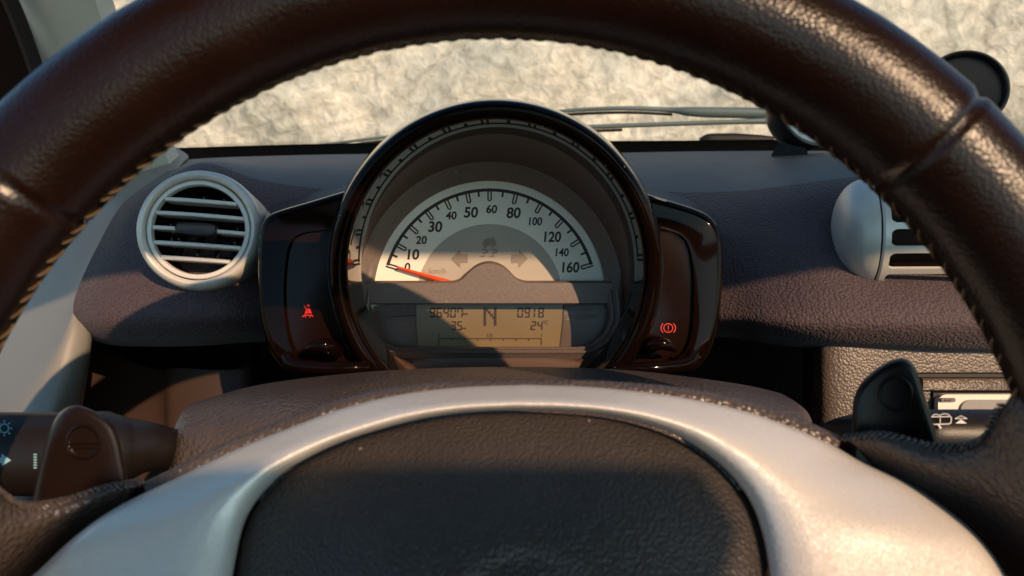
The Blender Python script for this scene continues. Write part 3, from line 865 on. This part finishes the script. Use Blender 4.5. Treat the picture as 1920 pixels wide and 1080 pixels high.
# side pods
def side_pod(sg):
    X = (lambda x: x) if sg < 0 else (lambda x: 2 * 921 - x)
    root = CL
    if sg < 0:
        ol = [(668, 352), (640, 360), (580, 378), (525, 394), (504, 404), (491, 424), (485, 460), (484, 540), (490, 600), (503, 650), (525, 684), (560, 700), (680, 706)]
    else:
        ol = [(1190, 352), (1216, 364), (1262, 378), (1310, 394), (1336, 410), (1349, 432), (1355, 470), (1354, 540), (1348, 600), (1336, 650), (1318, 682), (1286, 700), (1180, 706)]
    ol = [tuple(p) for p in spline(ol, 70)]
    cx = 640 if sg < 0 else 1216
    def sc(p, k, dy=0): return (cx + (p[0] - cx) * k, 545 + (p[1] - 545) * k + dy)
    rows = [[V(*sc(p, 1.0, -0), .56) + AU * 0.006 for p in ol], [V(*sc(p, 1.0), .50) + AU * .003 for p in ol], [V(*p, .440) for p in ol], [V(*sc(p, .995), .430) for p in ol], [V(*sc(p, .975), .4262) for p in ol], [V(*sc(p, .93), .4255) for p in ol]]
    if sg < 0:
        wl = [(660, 432), (600, 432), (560, 440), (541, 462), (533, 510), (532, 570), (538, 620), (552, 660), (572, 676), (600, 680), (680, 682)]
    else:
        wl = [(1200, 432), (1246, 432), (1275, 440), (1292, 462), (1300, 510), (1301, 570), (1298, 620), (1288, 652), (1272, 668), (1246, 676), (1180, 680)]
    wl = [tuple(p) for p in spline(wl, 70)]
    rows += [[V(*p, .4258) for p in wl], [V(*p, .4292) for p in wl]]
    m = M(); m.grid(rows)
    pod = build("side_pod", m, GLOSS, CL, sharp=50)
    m = M(); wv = [V(*p, .4288) for p in wl]; m.poly(wv)
    build("warning_window", m, AMBER_WIN, pod, smooth=False)
    m = M()
    d = .4284
    if sg < 0:
        # seat belt reminder
        def q(x, y): return V(577 + x, 583 + y, d)
        m.poly([q(3 * math.cos(a) + 1, -10 + 3 * math.sin(a)) for a in np.linspace(0, 2 * math.pi, 12)[:-1]])
        m.poly([q(-6, 6), q(-3, -4), q(4, -5), q(8, 5), q(2, 4)])
        m.grid([[q(-8, -10), q(-1, 2)], [q(-6, -11), q(1, 1)]])
        m.poly([q(-11, 10), q(-6, 7), q(8, 7), q(11, 10), q(10, 11), q(5, 9), q(-5, 9), q(-9, 12)])
        for x in (-4, 4): m.poly([q(x - .7, 9), q(x + .7, 9), q(x + .7, 13), q(x - .7, 13)])
        build("seat_belt_light", m, RED_LAMP, pod, smooth=False, recalc=False)
    else:
        def q(x, y): return V(1253 + x, 615 + y, d)
        aa = np.linspace(0, 2 * math.pi, 33)
        m.grid([[q(9.2 * math.cos(a), 9 * math.sin(a)) for a in aa], [q(7.6 * math.cos(a), 7.4 * math.sin(a)) for a in aa]])
        for s in (0, math.pi):
            aa = np.linspace(s - .8, s + .8, 12)
            m.grid([[q(14.5 * math.cos(a), 12.5 * math.sin(a)) for a in aa], [q(12.8 * math.cos(a), 11 * math.sin(a)) for a in aa]])
        m.poly([q(-.9, -5), q(.9, -5), q(.7, 2), q(-.7, 2)]); m.poly([q(-.9, 3.4), q(.9, 3.4), q(.9, 5), q(-.9, 5)])
        build("brake_light", m, RED_LAMP, pod, smooth=False, recalc=False)
    # pointed reset button and gloss lower lip
    m = M()
    if sg < 0: P = [(568, 662, .418), (580, 653, .414), (600, 647, .413), (618, 650, .416), (632, 660, .424)]
    else: P = [(1268, 660, .418), (1258, 651, .414), (1240, 644, .413), (1222, 646, .416), (1206, 656, .424)]
    m.tube(spline([V(*p) for p in P], 16), [x[0] for x in spline([(.0004,), (.0024,), (.0036,), (.0044,), (.004,)], 16)], 14)
    build("reset_button", m, GLOSS, pod)
    m = M()
    if sg < 0: P = [(538, 668, .416), (550, 682, .412), (590, 689, .408), (650, 690, .406), (690, 690, .41)]
    else: P = [(1300, 664, .416), (1288, 680, .412), (1250, 688, .408), (1200, 691, .406), (1150, 692, .41)]
    m.tube(spline([V(*p) for p in P], 20), .0036, 14)
    build("lower_lip", m, GLOSS, pod)
side_pod(-1); side_pod(1)

# ------------------------------------------------------------------ two round pods on the dash top
def round_pod(label, px, py, d, n, face, stem_px):
    c = V(px, py, d)
    root = thing("round_pod_gauge", label, "gauge pod", V(*stem_px), "round pods on the dash top")
    n = np.array(n, float); n /= np.linalg.norm(n)
    R = .0395
    m = M(); m.revolve(c, n, [(-.034, .004), (-.033, .018), (-.026, .030), (-.012, .0375), (0, R), (.006, R), (.0085, .0385), (.009, .0365), (.007, .0345), (.003, .0335)], 72)
    build("housing", m, POD_BLACK, root)
    m = M(); m.revolve(c, n, [(.0032, .0338), (.0036, .020), (.0038, .0002)], 72); build("face", m, face, root)
    m = M(); m.tube(spline([c - n * .02 - AU * .02, c - n * .02 - AU * .04, V(*stem_px)], 10), [.010] * 7 + [.013, .016, .018], 16); build("stem", m, POD_BLACK, root)
nb_ = -AF * .84 + AU * .42 + AX * .18
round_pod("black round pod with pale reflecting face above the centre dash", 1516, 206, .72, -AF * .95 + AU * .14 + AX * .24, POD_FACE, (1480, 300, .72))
round_pod("black round pod with unlit dark face, poking out behind the upper wheel rim", 1806, 171, .74, -AF * .95 + AU * .1 - AX * .2, POD_DARK, (1790, 300, .73))

# ------------------------------------------------------------------ steering column: shroud and stalks
col_t = thing("steering_column", "dark grained steering column shroud rising behind the silver hub", "steering column", V(930, 900, .33))
ctrl = [
 [(392,752,.385),(356,758,.352),(332,790,.331),(322,840,.322),(312,930,.318)],
 [(440,732,.385),(392,752,.345),(360,792,.322),(348,850,.314),(340,940,.310)],
 [(540,713,.388),(520,738,.345),(500,780,.320),(490,850,.309),(480,940,.305)],
 [(720,695,.392),(715,722,.350),(705,768,.319),(700,840,.306),(690,920,.302)],
 [(930,688,.395),(930,713,.352),(930,758,.318),(930,830,.304),(930,910,.300)],
 [(1160,693,.392),(1170,718,.351),(1180,762,.320),(1185,835,.306),(1190,920,.302)],
 [(1360,716,.388),(1380,738,.352),(1395,775,.326),(1400,840,.314),(1405,920,.309)],
 [(1455,735,.385),(1480,752,.354),(1498,782,.333),(1502,840,.323),(1505,920,.318)],
 [(1475,745,.385),(1508,766,.358),(1524,796,.342),(1528,850,.334),(1530,920,.330)],
]
m = M(); m.grid(patch(ctrl, 120, 50)); build("shroud", m, SHROUD, col_t, sharp=70)
# body of the column below, so that it reads as a solid from the side
m = M(); m.grid([[V(x, y, d) for x, y, d in ((316, 925, .319), (480, 935, .306), (930, 905, .301), (1400, 915, .310), (1528, 918, .331))],
                 [V(x, y, d) for x, y, d in ((420, 1300, .36), (520, 1300, .34), (930, 1300, .34), (1350, 1300, .34), (1440, 1300, .36))]])
build("lower_cover", m, DARK, col_t)

ls = thing("light_stalk", "dark indicator stalk with pale arrow, left of the wheel hub", "stalk", V(300, 835, .33))
m = M()
path = [V(-260, 848, .300), V(60, 851, .302), V(150, 850, .304), V(205, 846, .306), V(235, 842, .309), (V(275, 838, .315)), V(330, 842, .33), V(420, 850, .36)]
rad_ = [.0166, .0166, .0166, .0163, .0135, .0105, .0085, .0080]
pts = spline(path, 40); rr = [x[0] for x in spline([(r,) for r in rad_], 40)]
m.tube(pts, rr, 40); build("stalk", m, STALK, ls)
def on_cyl(px, py, d0, cy, r, lift=.0002):
    """point on the front of a level cylinder whose axis runs at picture height cy and depth d0"""
    ty = (540 - py) / FPX; tx = (px - 960) / FPX
    y0 = (540 - cy) / FPX * d0
    rr2 = r + lift
    A_ = 1 + ty * ty; B_ = -2 * (ty * y0 + d0); C_ = y0 * y0 + d0 * d0 - rr2 * rr2
    z = (-B_ - math.sqrt(max(B_ * B_ - 4 * A_ * C_, 0))) / (2 * A_)
    return W(tx * z, ty * z, z)
def cyl_poly(m, pts, *a): m.poly([on_cyl(x, y, *a) for x, y in pts])
m = M(); a = (.302, 851, .0167)
for x, y0, y1 in ((-14, 854, 862),):
    cyl_poly(m, [(-20, 858), (3, 858), (3, 851), (21, 863), (3, 874), (3, 868), (-20, 868)], *a)
for k in range(6):
    cyl_poly(m, [(63, 851 + k * 5), (69, 851 + k * 5), (69, 853.4 + k * 5), (63, 853.4 + k * 5)], *a)
aa = np.linspace(0, 2 * math.pi, 25)
m.grid([[on_cyl(8 + 9 * math.cos(t), 803 + 9 * math.sin(t), *a) for t in aa], [on_cyl(8 + 7.4 * math.cos(t), 803 + 7.4 * math.sin(t), *a) for t in aa]])
for t in np.linspace(0, 2 * math.pi, 9)[:-1]:
    c, s = math.cos(t), math.sin(t)
    cyl_poly(m, [(8 + 11 * c - s, 803 + 11 * s + c), (8 + 15 * c - s, 803 + 15 * s + c), (8 + 15 * c + s, 803 + 15 * s - c), (8 + 11 * c + s, 803 + 11 * s - c)], *a)
build("stalk_icons", m, ICON_TEAL, ls, smooth=False, recalc=False)

rs = thing("wiper_stalk", "dark wiper stalk with white window and triangle icons, right of the hub", "stalk", V(1620, 815, .33))
m = M()
path = [V(1535, 838, .36), V(1580, 818, .33), V(1640, 812, .312), V(1720, 814, .302), V(1800, 815, .300), V(2100, 815, .298)]
pts = spline(path, 40); rr = [x[0] for x in spline([(.008,), (.0082,), (.0088,), (.0098,), (.0101,), (.0101,)], 40)]
m.tube(pts, rr, 36); build("stalk", m, STALK, rs)
m = M(); a = (.300, 815, .0103)
def outline(pts, w):
    n = len(pts); P = np.array(pts, float)
    for i in range(n - 1):
        d_ = P[i + 1] - P[i]; L_ = np.linalg.norm(d_)
        if L_ < 1e-6: continue
        d_ /= L_; nn = np.array([-d_[1], d_[0]]) * w / 2
        cyl_poly(m, [P[i] - d_ * w * .3 - nn, P[i + 1] + d_ * w * .3 - nn, P[i + 1] + d_ * w * .3 + nn, P[i] - d_ * w * .3 + nn], *a)
outline([(1738, 782), (1782, 781), (1784, 784), (1783, 793), (1779, 795), (1738, 796)], 1.8)
outline([(1748, 780), (1752, 777), (1757, 777), (1762, 779), (1768, 776), (1776, 776), (1781, 779)], 1.6)
for y in (784, 787.5, 791): outline([(1763, y), (1763, y + 1.6)], 1.8)
outline([(1760, 797), (1764, 802), (1763, 803)], 2.6)
cyl_poly(m, [(1791, 794), (1802, 786.5), (1813, 794)], *a)
outline([(1791, 785), (1802, 779.5), (1813, 785), (1791, 785)], 1.4)
build("stalk_icons", m, ICON_WHITE, rs, smooth=False, recalc=False)

# ------------------------------------------------------------------ steering wheel
WH = thing("steering_wheel", "dark brown leather steering wheel with silver hub ring and stitched rim", "steering wheel", W(-.0044, -.0782, .1965))
WC = np.array([-.0044, -.0782, .1965]); T5 = math.radians(5)
WU = np.array([0, math.cos(T5), math.sin(T5)]); WN = np.array([0, math.sin(T5), -math.cos(T5)])
WR, Wr = .168, .0178
ROLL = math.radians(2.65)
def rim_pt(phi, psi, r):
    e_ = np.array([math.cos(phi), 0, 0]) + math.sin(phi) * WU
    p = WC + e_ * (WR + r * math.cos(psi)) + WN * r * math.sin(psi)
    return W(*p)
seams = [math.radians(42.5) + ROLL, math.radians(137.5) + ROLL, math.radians(-42) + ROLL, math.radians(222) + ROLL]
def dphi(a, b): return abs((a - b + math.pi) % (2 * math.pi) - math.pi)
NP, NS = 720, 40
rows = []
for i in range(NP):
    phi = 2 * math.pi * i / NP
    dip = sum(math.exp(-((dphi(phi, s) * WR) / .0011) ** 2) * .0016 - math.exp(-((dphi(phi, s) * WR) / .006) ** 2) * .0002 for s in seams)
    row = []
    for j in range(NS):
        psi = 2 * math.pi * j / NS
        lace = math.exp(-((psi - math.radians(195)) / .10) ** 2) * .0010      # the sewn joint lies in a shallow valley
        wob = .00018 * noise.noise(Vector((math.cos(phi) * 9, math.sin(phi) * 9, psi * 1.5)))
        row.append(rim_pt(phi, psi, Wr - dip - lace + wob))
    rows.append(row)
m = M(); m.grid(rows, closed_u=True, closed_v=True)
rim = build("rim", m, LEATHER, WH, sharp=80)
m = M()
nst = 190
for i in range(nst):
    phi = 2 * math.pi * (i + random.uniform(-.22, .22)) / nst
    dp = random.uniform(.0052, .0074) / WR; kr = random.uniform(.75, 1.1)
    for a0, a1, s0 in ((206, 184, 0),):
        P = []
        for t in np.linspace(0, 1, 6):
            psi = math.radians(a0 + (a1 - a0) * t)
            lift = -.0002 + .0005 * math.sin(math.pi * t) - (.0006 if t in (0, 1) else 0)
            P.append(rim_pt(phi + dp * (t - .5), psi, Wr - .0002 + lift))
        m.tube(P, [x * kr for x in (.0003, .00042, .00050, .00050, .00042, .0003)], 6)
build("rim_stitching", m, THREAD, rim)

# hub: silver ring, pad, dark backing
Ol = [(-60,1210),(20,1122),(81,1072),(148,1008),(222,954),(333,897),(444,843),(555,798),(640,767),(740,742),(860,727),(985,722)]
Or = [(985,722),(1120,727),(1280,746),(1417,778),(1539,826),(1613,867),(1687,902),(1743,939),(1798,984),(1835,1024),(1869,1076),(1930,1210)]
Il = [(420,1210),(437,1076),(463,969),(518,898),(570,862),(640,829),(710,806),(788,786),(870,774),(958,769)]
Ir = [(958,769),(1040,770),(1121,776),(1200,792),(1280,822),(1354,874),(1402,932),(1428,995),(1443,1076),(1452,1210)]
NQ = 70
def half(a): return resample(spline(a, 120), NQ)
O_ = half(Ol) + half(Or)[1:]; I_ = half(Il) + half(Ir)[1:]
def base_d(py): return .232 - (py - 722) * 0.00009
SEC = [(-.03, .036), (0.0, .0215), (.025, .0168), (.08, .0140), (.22, .0100), (.40, .0056), (.56, .0022), (.70, .0006), (.80, .0010), (.90, .0032), (.97, .0066), (1.0, .0100), (1.0, .018), (1.0, .045)]
SECf = spline(SEC, 48)
rows = []
for s, off in SECf:
    row = []
    for o_, i_ in zip(O_, I_):
        p = o_ + (i_ - o_) * min(max(s, -.03), 1)
        q = min(max((p[1] - 830) / 200, 0), 1); q = q * q * (3 - 2 * q)
        lo_f = 1 - .72 * q if s < .72 else 1
        fold = -.0016 * math.exp(-((p[1] - 975) / 42) ** 2) / (1 + math.exp(-(p[0] - 1600) / 45)) * math.sin(math.pi * min(max(s, 0), 1)) ** 2
        row.append(V(p[0], p[1], base_d(p[1]) + off * lo_f + fold))
    rows.append(row)
m = M(); m.grid(rows); build("hub_trim", m, SILVER, WH, sharp=80)
# pad
pad_o = [tuple(p) for p in I_] + [(1440, 1300), (1380, 1420), (1200, 1480), (950, 1500), (700, 1480), (510, 1420), (425, 1300)]
pad_o = resample(spline(pad_o, 400, closed=True), 160)
cc = np.array([948, 1130.0])
rows = []
PR = [(.985, .050), (.985, .030), (.985, .0150), (.980, .0125), (.965, .0108), (.92, .0082), (.85, .0052), (.75, .0020), (.62, -.0010), (.48, -.0034), (.34, -.0050), (.22, -.0058), (.12, -.0062), (.01, -.0063)]
for s, off in spline(PR, 46):
    row = []
    for p in pad_o:
        q = cc + (p - cc) * s
        k = math.hypot((q[0] - 985) / 130, (q[1] - 1160) / 122)
        rec = .0013 * (1 / (1 + math.exp((k - 1) * 40)))
        row.append(V(q[0], q[1], base_d(q[1]) + off + rec))
    rows.append(row)
m = M(); m.grid(rows, closed_u=True, cap=True); build("pad", m, PAD, WH, sharp=80)
# backing strip behind the trim
path = [V(p[0] + 3, p[1] + 4 + 9 * math.exp(-((p[0] - 985) / 260) ** 2), base_d(p[1]) + .030) for p in O_ if 276 < p[0] < 1562]
m = M(); m.tube(path, .0046, 16); build("hub_backing", m, SHROUD, WH)
# leather thumb grips running from the rim to the hub
def spoke(ctrl):
    m = M(); m.grid(patch(ctrl, 60, 40)); return build("spoke_grip", m, SPOKE_LEATHER, WH, sharp=80)
sp_r = [
 [(1560,860,.275),(1566,838,.264),(1576,822,.252),(1612,842,.246),(1660,895,.250),(1700,950,.264)],
 [(1640,850,.266),(1645,828,.252),(1652,815,.240),(1690,862,.234),(1745,940,.242),(1800,1010,.258)],
 [(1740,872,.260),(1745,850,.244),(1752,838,.231),(1795,890,.2235),(1850,980,.228),(1890,1080,.244)],
 [(1830,865,.252),(1832,840,.234),(1838,826,.220),(1880,890,.2115),(1930,1000,.214),(1970,1110,.23)],
 [(1890,800,.240),(1888,775,.222),(1890,756,.208),(1940,830,.200),(1990,960,.200),(2030,1110,.21)],
 [(1960,700,.235),(1950,680,.218),(1945,660,.206),(2000,780,.192),(2050,930,.192),(2090,1080,.205)],
]
spoke(sp_r)
sp_l = [
 [(286,945,.275),(282,920,.264),(272,903,.252),(246,924,.246),(206,975,.250),(170,1040,.264)],
 [(215,955,.266),(212,930,.252),(205,914,.240),(172,948,.234),(130,1010,.242),(80,1090,.258)],
 [(130,975,.260),(126,956,.244),(120,940,.231),(85,985,.2240),(40,1060,.229),(-10,1140,.246)],
 [(48,975,.252),(44,960,.234),(38,946,.220),(0,1000,.2120),(-50,1090,.214),(-90,1170,.23)],
 [(-20,940,.240),(-24,918,.222),(-28,900,.208),(-70,960,.200),(-120,1070,.200),(-160,1170,.21)],
 [(-90,850,.235),(-90,830,.218),(-90,810,.206),(-140,900,.194),(-190,1040,.194),(-230,1150,.205)],
]
spoke(sp_l)
# gear paddles behind the rim
def paddle(ol, d0, dip, sgn, label):
    o = resample(spline(ol, 300, closed=True), 120)
    c = np.array([154, 836.0]) if sgn < 0 else np.mean(o, axis=0)
    rows = []
    for s, z in ((.90, .0125), (.975, .0105), (1.0, .0065), (.990, .0032), (.955, .0012), (.89, .0003), (.80, 0), (.66, -.0002), (.5, -.0003), (.3, -.0003), (.01, -.0003)):
        row = []
        for p in o:
            q = c + (p - c) * s
            k = math.hypot((q[0] - dip[0]) / dip[2], (q[1] - dip[1]) / dip[3])
            rec = 0
            row.append(V(q[0], q[1], d0 + z + rec))
        rows.append(row)
    rr_ = []
    for i in range(len(rows) - 1):
        rr_.append(rows[i])
        if i >= 4:
            for t in np.arange(1, 9) / 9: rr_.append([a * (1 - t) + b * t for a, b in zip(rows[i], rows[i + 1])])
    rr_.append(rows[-1])
    m = M(); m.grid(rr_, closed_u=True, cap=True)
    return build("paddle", m, PADDLE, WH, sharp=70, label=label)
pl = paddle([(52,1010),(60,945),(72,885),(92,812),(112,774),(140,760),(172,768),(205,790),(222,820),(234,870),(244,930),(246,1010),(150,1030)], .246, (157, 828, 36, 36), -1, "left gear paddle with raised minus mark")
def thumb_disc(par, cx, cy, rx, ry, d):
    m = M(); rows = []
    for k, z in ((1.06, .0010), (1.03, .0001), (1.0, -.0006), (.95, -.0009), (.90, -.0006), (.84, .0000), (.7, .0003), (.4, .0004), (.01, .0004)):
        rows.append([V(cx + rx * k * math.cos(a), cy + ry * k * math.sin(a), d + z) for a in np.linspace(0, 2 * math.pi, 64, endpoint=False)])
    m.grid(spline_rows_(rows), closed_u=True)
    return build("thumb_disc", m, PADDLE, par)
def spline_rows_(rows):
    cols = [spline([r[k] for r in rows], 30) for k in range(len(rows[0]))]
    return [[c[i] for c in cols] for i in range(30)]
thumb_disc(pl, 156, 829, 33, 33, .2455)
m = M()
mp = rrect(128, 831, 187, 841, 4.5)
m.grid([[V(*p, .2475) for p in mp], [V(*p, .2446) for p in mp], [V(157.5 + (p[0] - 157.5) * .97, 836 + (p[1] - 836) * .80, .2441) for p in mp], [V(157.5 + (p[0] - 157.5) * .93, 836 + (p[1] - 836) * .55, .2442) for p in mp], [V(157.5 + (p[0] - 157.5) * .91, 836 + (p[1] - 836) * .42, .2452) for p in mp]], closed_u=True, cap=True)
build("minus_mark", m, PADDLE, pl)
pr_ = paddle([(1600,900),(1598,835),(1598,775),(1602,744),(1618,714),(1652,685),(1688,671),(1712,682),(1724,712),(1742,768),(1758,820),(1772,880),(1774,940),(1690,950)], .250, (1676, 738, 30, 34), 1, "right gear paddle in deep shade")
thumb_disc(pr_, 1680, 738, 32, 33, .2499)
# sewn edge along the top of each grip
def grip_edge(pts):
    P = spline([V(*p) for p in pts], 400); P = resample(P, 34)
    m = M()
    for i in range(1, 33):
        t = P[i + 1] - P[i - 1]; t /= np.linalg.norm(t)
        u = AU - t * AU.dot(t); u /= np.linalg.norm(u); f = np.cross(t, u)
        if f.dot(AF) > 0: f = -f
        a = random.uniform(.0010, .0018)
        m.tube([P[i] - u * .0012 + f * .0022 - t * a, P[i] + u * .0002 + f * .0008, P[i] + u * .0006 - f * .0008, P[i] - u * .0002 - f * .0026 + t * a], [.0004, .00065, .00065, .0004], 6)
    build("grip_stitching", m, SPOKE_LEATHER, WH)
grip_edge([(1576,821,.252),(1652,814,.240),(1752,837,.231),(1838,825,.220),(1890,755,.208)])
grip_edge([(272,902,.252),(205,913,.240),(120,939,.231),(38,945,.220),(-28,899,.208)])
